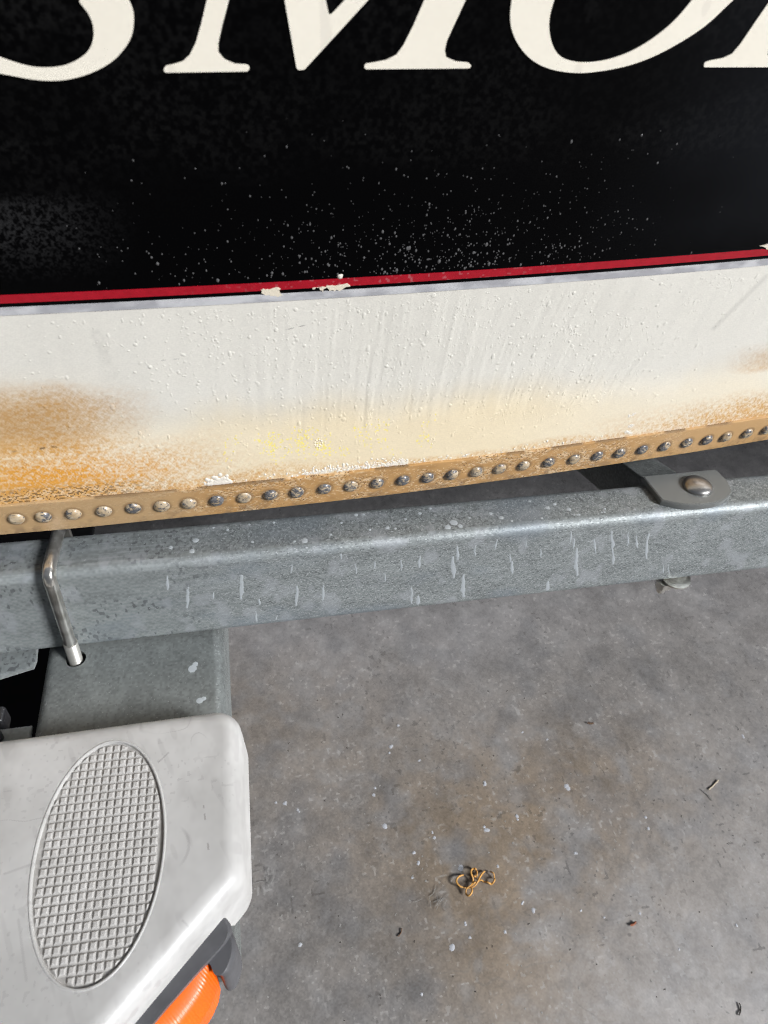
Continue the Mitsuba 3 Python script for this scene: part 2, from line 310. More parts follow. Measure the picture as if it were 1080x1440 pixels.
def strip_fn(p, n, uv):
    x, z = p.x, p.z
    f1, f2 = noise(x * 620, p.y * 500, z * 620), noise(x * 1200, p.y * 900, z * 1200)
    soft = fbm(x * 55, p.y * 30, z * 90, 4)
    plain = mix((.40, .275, .145), (.33, .22, .115), soft)
    mid = mix((.45, .26, .10), (.31, .17, .06), fbm(x * 120, 2.0, z * 160, 3))
    mid = mix(mid, (.58, .44, .28), smoothstep(.56, .80, .5 * f1 + .5 * soft + .08) * .8)
    mid = mix(mid, (.10, .06, .03), smoothstep(.62, .80, f2) * smoothstep(.4, .6, soft) * .9)
    c = mix(plain, mid, .20 + .80 * smoothstep(-.19, -.12, x) * smoothstep(.33, .20, x))
    c = mix(c, (.44, .25, .09), smoothstep(.18, .33, x) * .6)
    near = mi.Float(1.0)
    for xi, zi in RIVET[::1]:
        near = dr.minimum(near, dr.square(x - xi) + dr.square(z - (.5935 + .35 * (zi - .5935))))
    near = dr.sqrt(near) + .0016 * (soft - .5)
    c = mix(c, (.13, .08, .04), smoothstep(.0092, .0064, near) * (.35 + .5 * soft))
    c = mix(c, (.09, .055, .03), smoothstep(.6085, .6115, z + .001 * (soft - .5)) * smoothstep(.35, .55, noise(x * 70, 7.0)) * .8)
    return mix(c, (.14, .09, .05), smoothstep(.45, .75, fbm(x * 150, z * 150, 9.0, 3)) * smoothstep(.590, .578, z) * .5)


def rivet_fn(p, n, uv):
    x, y, z = p.x, p.y, p.z
    a = noise(x * 480, y * 480, z * 480) * .55 + .45 * noise(x * 1100, y * 1100, z * 1100)
    each = cell_rand(dr.floor(x / .0205), 3, 1)
    t = smoothstep(.36, .64, a + .26 * (each - .5) + .12 * smoothstep(-.08, -.25, x) - .02)
    paint = mix((.40, .335, .24), (.30, .215, .12), noise(x * 260, z * 300))
    metal = mix((.035, .036, .04), (.13, .13, .135), noise(x * 700, y * 600, z * 700))
    return mix(metal, paint, t)


def galv_fn(p, n, uv):
    x, y, z = p.x, p.y, p.z
    a = fbm(x * 30, y * 60, z * 60, 5)
    b = noise(x * 460, y * 460, z * 460)
    s = noise(x * 1000, y * 1000, z * 1000)
    wet = smoothstep(-.24, -.08, x)
    v = .265 + .12 * (a - .5) + .10 * (b - .5) + .10 * (s - .5) * wet
    c = mi.Color3f(v * .94, v * 1.02, v * 1.01)
    c = mix(c, (.50, .52, .53), smoothstep(.70, .90, s) * .6 * wet)
    c = mix(c, (.07, .075, .08), smoothstep(.68, .86, noise(x * 700, y * 700, z * 700 + 3)) * .5 * wet)
    pit = smoothstep(.62, .84, noise(x * 430, y * 430, z * 200)) * smoothstep(-.08, -.20, x) * smoothstep(.35, .6, noise(x * 30, y * 60, z * 40))
    c = mix(c, (.09, .095, .10), pit * .65)
    c = mix(c, (.40, .42, .44), smoothstep(.55, .75, fbm(x * 70, y * 90, z * 40 + 9, 4)) * .45)
    c = mix(c, (.20, .235, .27), smoothstep(.5, .8, fbm(x * 16, y * 20, z * 22 + 5, 3)) * .45)
    c = c * (1 - .30 * smoothstep(.6, .95, n.z) * (.7 + .6 * (a - .5)))  # upward faces darker: wet film, plus shade below the hull put into the colour
    scr = smoothstep(.64, .74, noise(x * 26 + z * 40, z * 420, y * 420)) * smoothstep(.45, .6, noise(x * 14, z * 18, 5.0))
    return mix(c, (.40, .42, .44), scr * .22 * smoothstep(-.08, -.2, x))


def galv_bump(p, n, uv):
    x, y, z = p.x, p.y, p.z
    return noise(x * 330, y * 330, z * 330) * .6 + noise(x * 800, y * 800, z * 800) * .4 + 2.5 * noise(x * 18, y * 18, z * 18)


def dull_fn(p, n, uv):
    x, y, z = p.x, p.y, p.z
    v = .160 + .09 * (fbm(x * 50, y * 50, z * 50, 4) - .5) + .07 * (noise(x * 480, y * 480, z * 480) - .5)
    c = mi.Color3f(v * .96, v * 1.03, v * 1.0)
    c = mix(c, (.36, .37, .37), smoothstep(.70, .9, noise(x * 800, y * 800, z * 800)) * .4)
    return mix(c, (.08, .08, .08), smoothstep(.68, .86, noise(x * 420, y * 420, z * 420)) * .35)


def floor_fn(p, n, uv):
    x, y = p.x, p.y
    a = fbm(x * 5.5, y * 5.5, 0.0, 4)
    b = fbm(x * 34, y * 34, 3.0, 5)
    d = fbm(x * 150, y * 150, 13.0, 3)
    g = noise(x * 520, y * 520)
    dry_lit = smoothstep(.0, 1.0, gauss(x, y, .62, -.42, .42, .34) + gauss(x, y, .0, -.42, .30, .16) * .5 + .25 * (a - .5))  # paler, drier concrete with light falloff from the near right painted in
    v = .182 + .17 * dry_lit + .08 * (a - .5) + .09 * (b - .5) + .05 * (d - .5) + .045 * (g - .5)
    c = mi.Color3f(v * 1.05, v * .985, v * .925)
    brown = dr.clip(gauss(x, y, .14, -.05, .19, .13) * .9 + gauss(x, y, .13, -.20, .10, .10) * .6 + gauss(x, y, .34, .00, .15, .11) * .6 + gauss(x, y, -.10, .18, .20, .14) * .45, 0, 1)
    brown = brown * smoothstep(.22, .62, fbm(x * 18, y * 18, 8.0, 4) + .10)
    c = mix(c, mi.Color3f(v * .98, v * .77, v * .56), brown)
    c = mix(c, mi.Color3f(v * .93, v * .93, v * .98), smoothstep(.1, .5, y + .3 * (a - .5)) * .5)
    c = mix(c, mi.Color3f(v * .76, v * .75, v * .76), smoothstep(.46, .80, fbm(x * 24, y * 24, 21.0, 5)) * .5)
    c = mix(c, mi.Color3f(v * 1.22, v * 1.19, v * 1.16), smoothstep(.46, .80, fbm(x * 46, y * 46, 31.0, 5)) * .4)
    crack = smoothstep(.010, .0, dr.abs(fbm(x * 7 + 3, y * 7, 41.0, 4) - .5)) * smoothstep(.45, .65, fbm(x * 3, y * 3, 44.0, 2)) * .25
    c = mix(c, mi.Color3f(v * .62, v * .60, v * .57), crack)
    hole = smoothstep(.84, .92, noise(x * 190, y * 190, 26.0)) * smoothstep(.35, .65, fbm(x * 12, y * 12, 61.0, 3))
    c = mix(c, (.06, .055, .05), hole * .45)
    pale = smoothstep(.78, .90, noise(x * 260, y * 260, 16.0)) * smoothstep(.3, .7, b)
    return mix(c, (.42, .41, .39), pale * .35)


def floor_bump(p, n, uv):
    return fbm(p.x * 120, p.y * 120, 0.0, 3) + .8 * noise(p.x * 30, p.y * 30)


def floor_rough(p, n, uv):
    return .52 + .25 * fbm(p.x * 12, p.y * 12, 4.0, 3)


def fender_fn(p, n, uv):
    x, y, z = p.x, p.y, p.z
    d = fbm(x * 22, y * 22, z * 22, 4)
    c = mix((.36, .355, .34), (.42, .415, .40), smoothstep(.3, .7, d))
    c = mix(c, (.27, .262, .25), smoothstep(.50, .72, fbm(x * 55, y * 30, z * 40 + 3, 4)) * .35)
    g = noise(x * 260, y * 260, z * 260)
    c = c * (.97 + .06 * g)
    flat = smoothstep(.485, .4895, z)
    m = smoothstep(.0009, .0002, seg(x, y, -.1585, -.1795, -.1555, -.2115)) * smoothstep(.35, .6, noise(y * 240, x * 90)) * .7
    m += smoothstep(.0016, .0003, dr.abs(dr.sqrt(dr.square(x + .185) + dr.square(y + .205)) - .0165)) * smoothstep(-.176, -.170, x) * .30
    m += smoothstep(.0010, .0002, seg(x, y, -.1905, -.1415, -.1835, -.1350)) * .4
    m += smoothstep(.0012, .0003, seg(x, y, -.255, -.158, -.215, -.128)) * .22 * noise(x * 300, y * 300)
    m += smoothstep(.0014, .0003, seg(x, y, -.285, -.205, -.262, -.2)) * .28
    m += smoothstep(.0012, .0003, seg(x, y, -.272, -.235, -.262, -.27)) * .25
    m += smoothstep(.0010, .0002, seg(x, y, -.163, -.262, -.172, -.252)) * .3
    m += smoothstep(.74, .86, noise(x * 160 + y * 60, y * 45 - x * 30, 5.0)) * .16
    m += smoothstep(.78, .86, noise(x * 420, y * 420, 9.0)) * .22 * smoothstep(.4, .65, fbm(x * 26, y * 26, 12.0, 3))
    hair = dr.abs(fbm(x * 20 + 40, y * 20, 51.0, 3) - .5)
    m += smoothstep(.008, .001, hair) * smoothstep(.50, .62, fbm(x * 12, y * 12, 55.0, 2)) * .30
    c = mix(c, (.20, .19, .185), dr.clip(m, 0, 1) * flat)
    edge = smoothstep(.58, .70, noise(x * 170, y * 90, z * 140)) * smoothstep(.4905, .486, z) * smoothstep(.465, .478, z)
    return mix(c, (.33, .32, .31), edge * .55)


def tread_fn(p, n, uv):
    g = fbm(p.x * 90, p.y * 90, 2.0, 3)
    c = mix((.35, .34, .322), (.42, .41, .392), g)
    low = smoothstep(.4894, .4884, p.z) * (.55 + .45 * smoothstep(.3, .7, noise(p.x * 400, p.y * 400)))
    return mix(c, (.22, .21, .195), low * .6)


def lens_fn(p, n, uv):
    return mix((.70, .088, .003), (.76, .125, .005), noise(p.x * 60, p.y * 60, p.z * 60))


def rubber_fn(p, n, uv):
    v = .055 + .03 * fbm(p.x * 90, p.y * 90, p.z * 90, 3)
    return mi.Color3f(v, v, v * 1.06)


def rod_fn(p, n, uv):
    a = fbm(p.x * 160, p.y * 160, p.z * 90, 3)
    return mix((.40, .385, .35), (.60, .585, .55), smoothstep(.3, .7, a))


def red_fn(p, n, uv):
    c = mix((.27, .003, .011), (.32, .005, .015), noise(p.x * 300, p.z * 300))
    return mix(c, (.36, .12, .13), smoothstep(.74, .86, noise(p.x * 520, p.z * 520, 3.0)) * smoothstep(.16, .02, dr.abs(p.x - .0)) * .5)


def grey_fn(p, n, uv):
    a = fbm(p.x * 55, p.z * 90, 2.0, 4)
    return mix((.30, .30, .315), (.46, .46, .47), smoothstep(.3, .7, a))


def letter_fn(p, n, uv):
    c = mix((.70, .655, .55), (.74, .695, .59), fbm(p.x * 40, p.z * 40, 1.0, 3))
    return mix(c, (.55, .51, .44), smoothstep(.80, .88, noise(p.x * 120, p.z * 60, 2.0)) * .35)


def pr(fn_or_rgb, rough, spec=.5, bump=None, scale=0.0002, eps=5e-4, two=True, **kw):
    col = {'type': 'rgb', 'value': list(fn_or_rgb)} if isinstance(fn_or_rgb, (tuple, list)) else proc(fn_or_rgb)
    rough = rough if isinstance(rough, float) else proc(rough)
    b = {'type': 'principled', 'base_color': col, 'roughness': rough, 'specular': spec, **kw}
    if bump is not None:
        b = {'type': 'bumpmap', 'tex': proc(bump, eps), 'scale': scale, 'bsdf': b}
    return {'type': 'twosided', 'bsdf': b} if two else b


scene['cream_paint'] = pr(cream_fn, .33, .5, cream_bump, .00075)
scene['drop_on_cream'] = pr(cream_fn, .10, .8)
scene['black_gelcoat'] = pr(black_fn, .14, .05)
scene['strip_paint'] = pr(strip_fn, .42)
scene['rivet_metal'] = pr(rivet_fn, .28, .6)
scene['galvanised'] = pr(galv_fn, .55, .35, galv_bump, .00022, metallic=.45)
scene['galvanised_dull'] = pr(dull_fn, .46, .5, galv_bump, .00022, metallic=.35)
scene['concrete'] = pr(floor_fn, floor_rough, .4, floor_bump, .0006)
scene['fender_plastic'] = pr(fender_fn, .42)
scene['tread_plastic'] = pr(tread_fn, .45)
scene['amber'] = pr(lens_fn, .34, .4)
scene['rubber'] = pr(rubber_fn, .42, .5)
scene['zinc_rod'] = pr(rod_fn, .20, metallic=.9)
scene['steel_plate'] = pr((.15, .157, .152), .42, .5, galv_bump, .0002, metallic=.3)
scene['zinc_thread'] = pr((.42, .41, .375), .42, metallic=.7)
scene['bolt_metal'] = pr((.36, .35, .335), .27, metallic=.9)
scene['red_vinyl'] = pr(red_fn, .3, .3)
scene['grey_vinyl'] = pr(grey_fn, .35)
scene['cream_vinyl'] = pr(letter_fn, .32)
scene['chipped_paint'] = pr((.60, .54, .43), .5)
scene['foam'] = pr((.58, .54, .47), .4)
scene['mist'] = pr((.085, .085, .085), .2)
scene['splash'] = pr((.31, .335, .345), .35)
scene['floor_splash'] = pr((.40, .41, .43), .3)
scene['aluminium'] = pr((.33, .34, .36), .4, metallic=.6)
scene['tyre_rubber'] = pr((.02, .02, .021), .6)
scene['carpet'] = pr((.015, .015, .016), .9)
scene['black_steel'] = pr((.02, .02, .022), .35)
scene['band_rubber'] = pr((.52, .27, .07), .45, .4)
scene['straw'] = pr((.50, .42, .30), .7)
scene['lint'] = pr((.27, .265, .25), .8)
scene['leaf_bit'] = pr((.10, .055, .03), .7)
scene['rust_bit'] = pr((.22, .07, .03), .7)
scene['grit_dark'] = pr((.05, .045, .04), .8)

# ------------------------------------------------------------------ floor
fl = np.array([[-6, -6, 0], [6, -6, 0], [6, 6, 0], [-6, 6, 0.0]])
obj('floor', quads(fl, np.array([[0, 1, 2, 3]])), 'concrete', kind='structure', label='stained grey concrete floor under the boat and trailer')

# ------------------------------------------------------------------ boat
PZ = np.array([.5756, .6109, .6673, .7724, .9341, 1.22])
PY = np.array([.0300, .0238, .0297, .0187, .0017, -.0283]) - .0075
zz = np.arange(.55, 1.25, .001)
raw = np.interp(zz, PZ[1:], np.r_[PY[1] + .0025, PY[2:]])
kern = np.exp(-.5 * (np.arange(-18, 19) / 5.5) ** 2)
kern /= kern.sum()
sm = np.convolve(np.pad(raw, 18, mode='edge'), kern, 'valid')
blend = np.clip((zz - .622) / .02, 0, 1)
side_y = raw * (1 - blend) + sm * blend


def sheer(x):
    x = np.asarray(x, float)
    q = np.minimum(x, .45)
    return .083 * np.maximum(q + .3, 0) ** 2 + .1245 * .15 * (1 - np.exp(-np.maximum(x - .45, 0) / .15))  # out of view the side straightens, shaped to keep sun from under the boat


def hull_y(x, z):
    return np.interp(z, zz, side_y) + sheer(x)


def strip_y(x, z):
    return np.interp(z, PZ, PY) + sheer(x)


def hull_n(x, z, f=hull_y):
    e = 5e-4
    gx = (f(x + e, z) - f(x - e, z)) / (2 * e)
    gz = (f(x, z + e) - f(x, z - e)) / (2 * e)
    n = np.stack([gx, -np.ones_like(gx), gz], -1)
    return n / np.linalg.norm(n, axis=-1, keepdims=True)


XS = np.r_[np.linspace(-1.6, -.45, 24)[:-1], np.arange(-.45, .56, .006), np.linspace(.56, 2.70, 44)[1:]]


def side_sheet(z_lo, z_hi, nz, proud=0.0, xs=XS, flip=False):
    u = np.linspace(0, 1, nz)
    X = np.repeat(xs[:, None], nz, 1)
    Z = z_lo + (z_hi - z_lo) * u[None] + 0 * X
    return quads(np.stack([X, hull_y(X, Z) - proud, Z], -1), grid_faces(len(xs), nz))


labels['boat'] = {'label': 'black and cream riveted aluminium boat with big cream letters, sitting on the galvanised trailer', 'category': 'boat'}
Z_GREY0, Z_GREY1, Z_RED0, Z_RED1 = .7690, .7743, .7771, .7827
obj('upper_side', side_sheet(Z_GREY1 - .002, 1.22, 90), 'black_gelcoat', 'boat', True, label='glossy black upper side with dust and a painted bluish sheen at right')
obj('lower_side', side_sheet(.604, Z_GREY1 - .002, 110), 'cream_paint', 'boat', True, label='wet cream lower side with rusty brown stains')


def side_strip(z0, z1, t, nz=4):
    """A thin tape on the side: face plus its edges."""
    u = np.array([z0, z0, *np.linspace(z0, z1, nz)[1:-1], z1, z1])
    pr_ = np.array([0, t, *[t] * (nz - 2), t, 0])
    X = np.repeat(XS[:, None], len(u), 1)
    Z = np.repeat(u[None], len(XS), 0)
    return quads(np.stack([X, hull_y(X, Z) - pr_[None], Z], -1), grid_faces(len(XS), len(u)))


obj('red_stripe', side_strip(Z_RED0, Z_RED1, .0005), 'red_vinyl', 'boat')
obj('grey_band', side_strip(Z_GREY0, Z_GREY1, .0009), 'grey_vinyl', 'boat')

# the riveted chine strip: a folded edge that stands 2.5 mm proud of the side
prof = [(.0025, .5756), (.0008, .5752), (.0, .5762), (.0, .585), (.0, .597), (.0, .6085), (.0004, .6103), (.0014, .6109), (.0030, .6109)]
wavy = .0006 * (meshkit.noise(np.stack([XS * 16, XS * 0, XS * 0], -1), 3) - .5)
wx = .0007 * (meshkit.noise(np.stack([XS * 45, XS * 0, XS * 0 + 4], -1), 5) - .5)
rows = []
for x, w, w2 in zip(XS, wavy, wx):
    rows.append([[x, float(strip_y(x, z)) + dy - w * 0, z + (w if z < .58 else w2 if z > .605 else 0)] for dy, z in prof])
rows = np.array(rows)
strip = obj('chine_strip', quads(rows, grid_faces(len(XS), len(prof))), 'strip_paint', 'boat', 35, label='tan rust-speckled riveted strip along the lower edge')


def rivet_mesh(k):
    r = np.random.default_rng(100 + k)
    th = np.r_[np.linspace(0, np.pi / 2, 7)]
    R, H = .0057 + r.normal(0, .0001), .0025 + r.normal(0, .0003)
    rr = np.r_[R * 1.10, R * 1.03, R * np.cos(th[1:]) ** .85]
    hh = np.r_[-.0004, .0006, .0006 + H * np.sin(th[1:])]
    a = np.arange(20) * 2 * np.pi / 20
    v = np.stack([rr[:, None] * np.cos(a), rr[:, None] * np.sin(a), np.repeat(hh[:, None], 20, 1)], -1)
    v[1:-1, :, 2] += r.normal(0, .00016, v[1:-1, :, 2].shape)
    return quads(v, grid_faces(len(rr), 20, True))


riv = list(RIVET)
pitch = .0216
left, right = riv[0], riv[-1]
riv = [(left[0] - pitch * k, .5962) for k in (3, 2, 1)] + riv + [(right[0] + pitch * k, .590) for k in (1, 2, 3)]
for k, (x, z) in enumerate(riv):
    z = .5935 + .35 * (z - .5935)
    n = hull_n(np.array(x), np.array(z), strip_y)
    a = np.cross([0, 0, 1.0], n)
    a /= np.linalg.norm(a)
    m = rivet_mesh(k)
    m.apply_transform(trimesh.transformations.euler_matrix(*rng.normal(0, .05, 2), 0))
    M = np.eye(4)
    M[:3, 0], M[:3, 1], M[:3, 2], M[:3, 3] = a, np.cross(n, a), n, [x, float(strip_y(x, z)), z]
    m.apply_transform(M)
    obj('rivet', m, 'rivet_metal', strip, True)


# lettering: vinyl letters on the black side; only their feet are in the picture
def decal(poly, t=.0009, step=.012):
    poly = poly.buffer(0)
    ms = []
    for g in getattr(poly, 'geoms', [poly]):
        g = g.segmentize(step)
        v, f = trimesh.creation.triangulate_polygon(g, engine='earcut')
        m = trimesh.Trimesh(np.c_[v, np.zeros(len(v))], f, process=True)
        m = m.subdivide_to_size(step * 1.2) if len(m.faces) else m
        top = np.array(m.vertices)
        P = np.stack([top[:, 0], hull_y(top[:, 0], top[:, 1]) - t, top[:, 1]], -1)
        ms.append(trimesh.Trimesh(P, m.faces, process=False))
        for ring in (g.exterior, *g.interiors):
            c = np.asarray(ring.coords)
            w = np.stack([np.stack([c[:, 0], hull_y(c[:, 0], c[:, 1]) - d, c[:, 1]], -1) for d in (t, -.0002)], 0)
            ms.append(quads(w, grid_faces(2, len(c))))
    return cat(ms)


def ext(p, q, z):
    """The line through p and q, carried on to height z."""
    return (p[0] + (q[0] - p[0]) * (z - p[1]) / (q[1] - p[1]), z)


ZT = 1.030
L = LETTER


def smooth_line(pts, n=50):
    return [tuple(p) for p in spline(pts, n)]


def rot180(pts, c):
    return [(2 * c[0] - x, 2 * c[1] - z) for x, z in pts]


zc = (.9018 + ZT) / 2
oo, oi = L['O_outer'], L['O_inner']
oc = (.1315, zc)
outer = smooth_line(oo + [(.205, .957)], 72)
outer_full = spline(outer[::4] + rot180(outer[::4], oc), 160, True)
inner = smooth_line(oi + [(.174, .961)], 64)
inner_full = spline(inner[::4] + rot180(inner[::4], oc), 140, True)
letter_o = sg.Polygon(outer_full).buffer(0).difference(sg.Polygon(inner_full).buffer(0))

ml = L['M_left']
stem_l = sg.Polygon(ml + [ext(ml[-2], ml[-1], ZT), ext(ml[1], ml[0], ZT)])
mv, mi_ = L['M_v'], L['M_vin']
vee = sg.Polygon([ext(mv[1], mv[0], ZT), *mv, ext(mv[3], mv[4], ZT)]).buffer(0)
notch = sg.Polygon([ext(mi_[1], mi_[0], ZT + .01), *mi_, ext(mi_[1], mi_[2], ZT + .01)]).buffer(0)
mr = L['M_right']
stem_r = sg.Polygon(mr + [ext(mr[-2], mr[-1], ZT), ext(mr[1], mr[0], ZT)])
letter_m = unary_union([stem_l.buffer(0), vee.difference(notch), stem_r.buffer(0)]).intersection(sg.box(-.3, .8, .5, ZT))

so, si = L['S_outer'], L['S_inner']
sc = (-.172, zc)
low = smooth_line([(-.2185, .925), (-.2172, .913), (-.2120, .9045)] + so, 70)
lowi = smooth_line([(-.2150, .925), (-.2110, .9150)] + si, 60)
bowl = sg.Polygon(low + lowi[::-1]).buffer(0)
spine = sg.LineString(spline([(-.1504, .9325), (-.1530, .9440), (-.1625, .9570), (-.1720, .9659), (-.1815, .9748), (-.1910, .9878), (-.1936, .9993)], 40)).buffer(.0104, cap_style=2)
letter_s = unary_union([bowl, spine, sg.Polygon(rot180(list(bowl.exterior.coords), sc)).buffer(0)]).buffer(.001).buffer(-.001)

kl = L['K_left']
letter_k = unary_union([sg.Polygon(kl + [ext(kl[-2], kl[-1], ZT), ext(kl[1], kl[0], ZT)]).buffer(0),
                        sg.Polygon([(.225, .962), (.245, .962), (.300, 1.022), (.312, 1.03), (.275, 1.03), (.283, 1.022)]).buffer(0),
                        sg.Polygon([(.232, .965), (.255, .972), (.290, .918), (.310, .908), (.310, .9035), (.262, .9035)]).buffer(0)])
for poly, what in ((letter_s, 'S'), (letter_m, 'M'), (letter_o, 'O'), (letter_k, 'K')):
    poly = poly.buffer(.0009, quad_segs=4).buffer(-.0018, quad_segs=4).buffer(.0009, quad_segs=4)
    obj('letter', decal(poly), 'cream_vinyl', 'boat', label=f'cream italic serif letter {what} on the black side')

# chips where the black line has flaked off
for k in ('peel_a', 'peel_b', 'peel_c'):
    c = sg.Polygon(L[k]).segmentize(.0012)
    ring = np.asarray(c.exterior.coords)[:-1]
    ring = ring + rng.normal(0, .00055, ring.shape) * [1, .8]
    obj('paint_chip', decal(sg.Polygon(ring).buffer(0), .0011), 'chipped_paint', 'boat')

# the rest of the hull: bottom, far side, gunwale, deck
kx = XS[::3]
bot = np.stack([np.stack([kx, strip_y(kx, .577) + .0015, kx * 0 + .577], -1),
                np.stack([kx, kx * 0 + .80, .577 - .34 * (.80 - strip_y(kx, .577))], -1),
                np.stack([kx, 1.60 - strip_y(kx, .577), kx * 0 + .577], -1)], 1)
obj('hull_bottom', quads(bot, grid_faces(len(kx), 3)), 'aluminium', 'boat')
zs = np.linspace(.577, 1.22, 12)
far = np.stack([np.stack([kx, 1.60 - hull_y(kx, np.full_like(kx, z)), kx * 0 + z], -1) for z in zs], 1)
obj('far_side', quads(far, grid_faces(len(kx), 12)), 'black_gelcoat', 'boat', True)
deck = np.stack([np.stack([kx, hull_y(kx, 1.2 + 0 * kx) + .004, kx * 0 + 1.2], -1), np.stack([kx, 1.596 - hull_y(kx, 1.2 + 0 * kx), kx * 0 + 1.2], -1)], 1)
obj('deck', quads(deck, grid_faces(len(kx), 2)), 'aluminium', 'boat')
for s in (0, 1):
    py = hull_y(kx, 1.22 + 0 * kx)
    obj('gunwale', tube(np.stack([kx, py if s == 0 else 1.6 - py, kx * 0 + 1.228], -1), .016, 10), 'aluminium', 'boat', True)
for x0 in (-1.6, 2.7):
    a, b = float(strip_y(x0, .577)), float(hull_y(x0, 1.21))
    pl = np.array([[x0, a, .577], [x0, .80, .577 - .34 * (.80 - a)], [x0, 1.6 - a, .577], [x0, 1.6 - b, 1.21], [x0, b, 1.21]])
    obj('end_panel', trimesh.Trimesh(pl, [[0, 1, 2], [0, 2, 3], [0, 3, 4]], process=False), 'aluminium', 'boat')

# ------------------------------------------------------------------ trailer
labels['trailer'] = {'label': 'galvanised boat trailer with a white step fender and amber marker lamp', 'category': 'boat trailer'}
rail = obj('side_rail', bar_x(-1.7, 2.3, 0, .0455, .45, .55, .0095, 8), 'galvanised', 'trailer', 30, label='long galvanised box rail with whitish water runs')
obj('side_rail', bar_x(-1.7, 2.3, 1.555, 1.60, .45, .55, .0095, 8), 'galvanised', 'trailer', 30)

# cross members: box tubes that fall towards the middle
sl = .356


def cross(x0, x1, side):
    sec = sg.box(x0 + .004, .004, x1 - .004, .046).buffer(.004, quad_segs=3)
    m = trimesh.creation.extrude_polygon(sec, 1.0, engine='earcut')
    v = np.array(m.vertices)
    y = .0475 + v[:, 2] * .752
    z = .5475 - .05 + v[:, 1] - sl * (y - .0475)
    m.vertices = np.c_[v[:, 0], y if side == 0 else 1.6 - y, z]
    return m


for x0, x1 in ((.2645, .3075), (-1.10, -1.057)):
    for s in (0, 1):
        obj('cross_member', cross(x0, x1, s), 'galvanised_dull', 'trailer', 30)
for s in (0, 1):
    yb = .42
    c = np.array([[-1.5, yb - .07], [1.2, yb - .07], [1.2, yb + .07], [-1.5, yb + .07]])
    f_ = lambda x, y, d: [x, y if s == 0 else 1.6 - y, .5475 - sl * (y - .0475) + d]
    v = [f_(x, y, .0015) for x, y in c] + [f_(x, y, .022) for x, y in c]
    obj('bunk_board', trimesh.Trimesh(v, [[0, 1, 2], [0, 2, 3], [4, 6, 5], [4, 7, 6], [0, 4, 5], [0, 5, 1], [1, 5, 6], [1, 6, 2], [2, 6, 7], [2, 7, 3], [3, 7, 4], [3, 4, 0]], process=False), 'carpet', 'trailer')

# bracket plate with its rounded nose, and the carriage bolt
nose = spline([(.2610, .0130), (.2735, .0068), (.2900, .0030), (.3070, .0030), (.3230, .0078), (.3345, .0170)], 24)
plate = sg.Polygon([(.2575, .0470), (.2610, .0130), *map(tuple, nose[1:]), (.3375, .0300), (.3350, .0480)])
pl = obj('bracket_plate', slab(plate, .5503, .5563, .0012), 'steel_plate', 'trailer', 30, label='flat steel bracket plate with rounded nose bolted on the rail')


def lathe(prof, sides=32):
    a = np.arange(sides) * 2 * np.pi / sides
    p = np.asarray(prof, float)
    v = np.stack([p[:, :1] * np.cos(a), p[:, :1] * np.sin(a), np.repeat(p[:, 1:], sides, 1)], -1)
    return quads(v, grid_faces(len(p), sides, True))


th = np.linspace(0, np.pi / 2, 9)
bolt = lathe([(.0136, 0), (.0138, .0012)] + [(.0138 * np.cos(t) + .0001, .0010 + .0054 * np.sin(t)) for t in th[1:]])
bolt.apply_translation([.3035, .0262, .5563])
obj('carriage_bolt', bolt, 'bolt_metal', pl, True)


def hexnut(r, h):
    a = np.arange(6) * np.pi / 3
    p = sg.Polygon(np.c_[r * np.cos(a), r * np.sin(a)])
    return slab(p, 0, h, .0012)


def nut_set(x, y, z):
    w = lathe([(.0, 0), (.0150, 0), (.0152, -.0010), (.0148, -.0024), (0, -.0024)], 32)
    w.apply_translation([x + .012, y + .001, z])
    obj('washer', w, 'zinc_rod', pl, 40)
    n = hexnut(.0085, .0085)
    n.apply_scale([1, 1, -1])
    n.invert()
    n.apply_translation([x, y, z - .0024])
    obj('hex_nut', n, 'zinc_rod', pl)
    s = lathe([(.0050, 0), (.0050, -.0065), (.0035, -.0085), (0, -.009)], 16)
    s.apply_translation([x, y, z - .0105])
    obj('bolt_end', s, 'zinc_rod', pl, 40)


nut_set(.2975, .0050, .4495)

# axle bracket: the wide box that runs out under the fender, with the hole for the bolt
HX, HY = -.2712, -.0098
box = rbox((-.2975, -.262, .372), (-.1440, .085, .4494), .0105, 28)
inner = rbox((-.2925, -.30, .377), (-.1490, .12, .4444), .006, 16)
hole = m3.Manifold.cylinder(.1, .0085, .0085, 32).translate([HX, HY, .40])
hole2 = m3.Manifold.cylinder(.1, .0085, .0085, 32).translate([-.2665, .0550, .40])
obj('axle_bracket', tm(box - inner - hole - hole2), 'galvanised_dull', 'trailer', 30, label='wide galvanised box bracket running out under the fender')

# U-bolt over the rail
zt, rr = .5562, .0052
arc = lambda cy, cz, a0, a1, R, x: [(x, cy + R * math.cos(a), cz + R * math.sin(a)) for a in np.linspace(a0, a1, 9)]
path = [(-.2726, -.0096, .425)]
path += arc(.0032, .5457, math.pi, math.pi / 2, .0105, -.2683)
path += [(x + .0022, y, z) for x, y, z in arc(.0435, .5457, math.pi / 2, 0, .0105, -.2683)]
path += [(-.2665, .0550, .425)]
path = np.array(path)
ln_ = np.r_[0, np.cumsum(np.linalg.norm(np.diff(path, axis=0), axis=1))]
tt = np.sort(np.r_[ln_, np.linspace(0, ln_[-1], 60)[1:-1]])
pp = np.stack([np.interp(tt, ln_, path[:, k]) for k in range(3)], -1)
ub = obj('u_bolt', tube(pp, rr, 20), 'zinc_rod', 'trailer', True, label='bright zinc U-bolt clamping the rail to the axle bracket')
tz = np.arange(.425, .4725, .00035)
k_ = (tz - .425) / (.5457 - .425)
tp = np.stack([-.2726 + .0043 * k_, -.0096 + .0023 * k_, tz], -1)
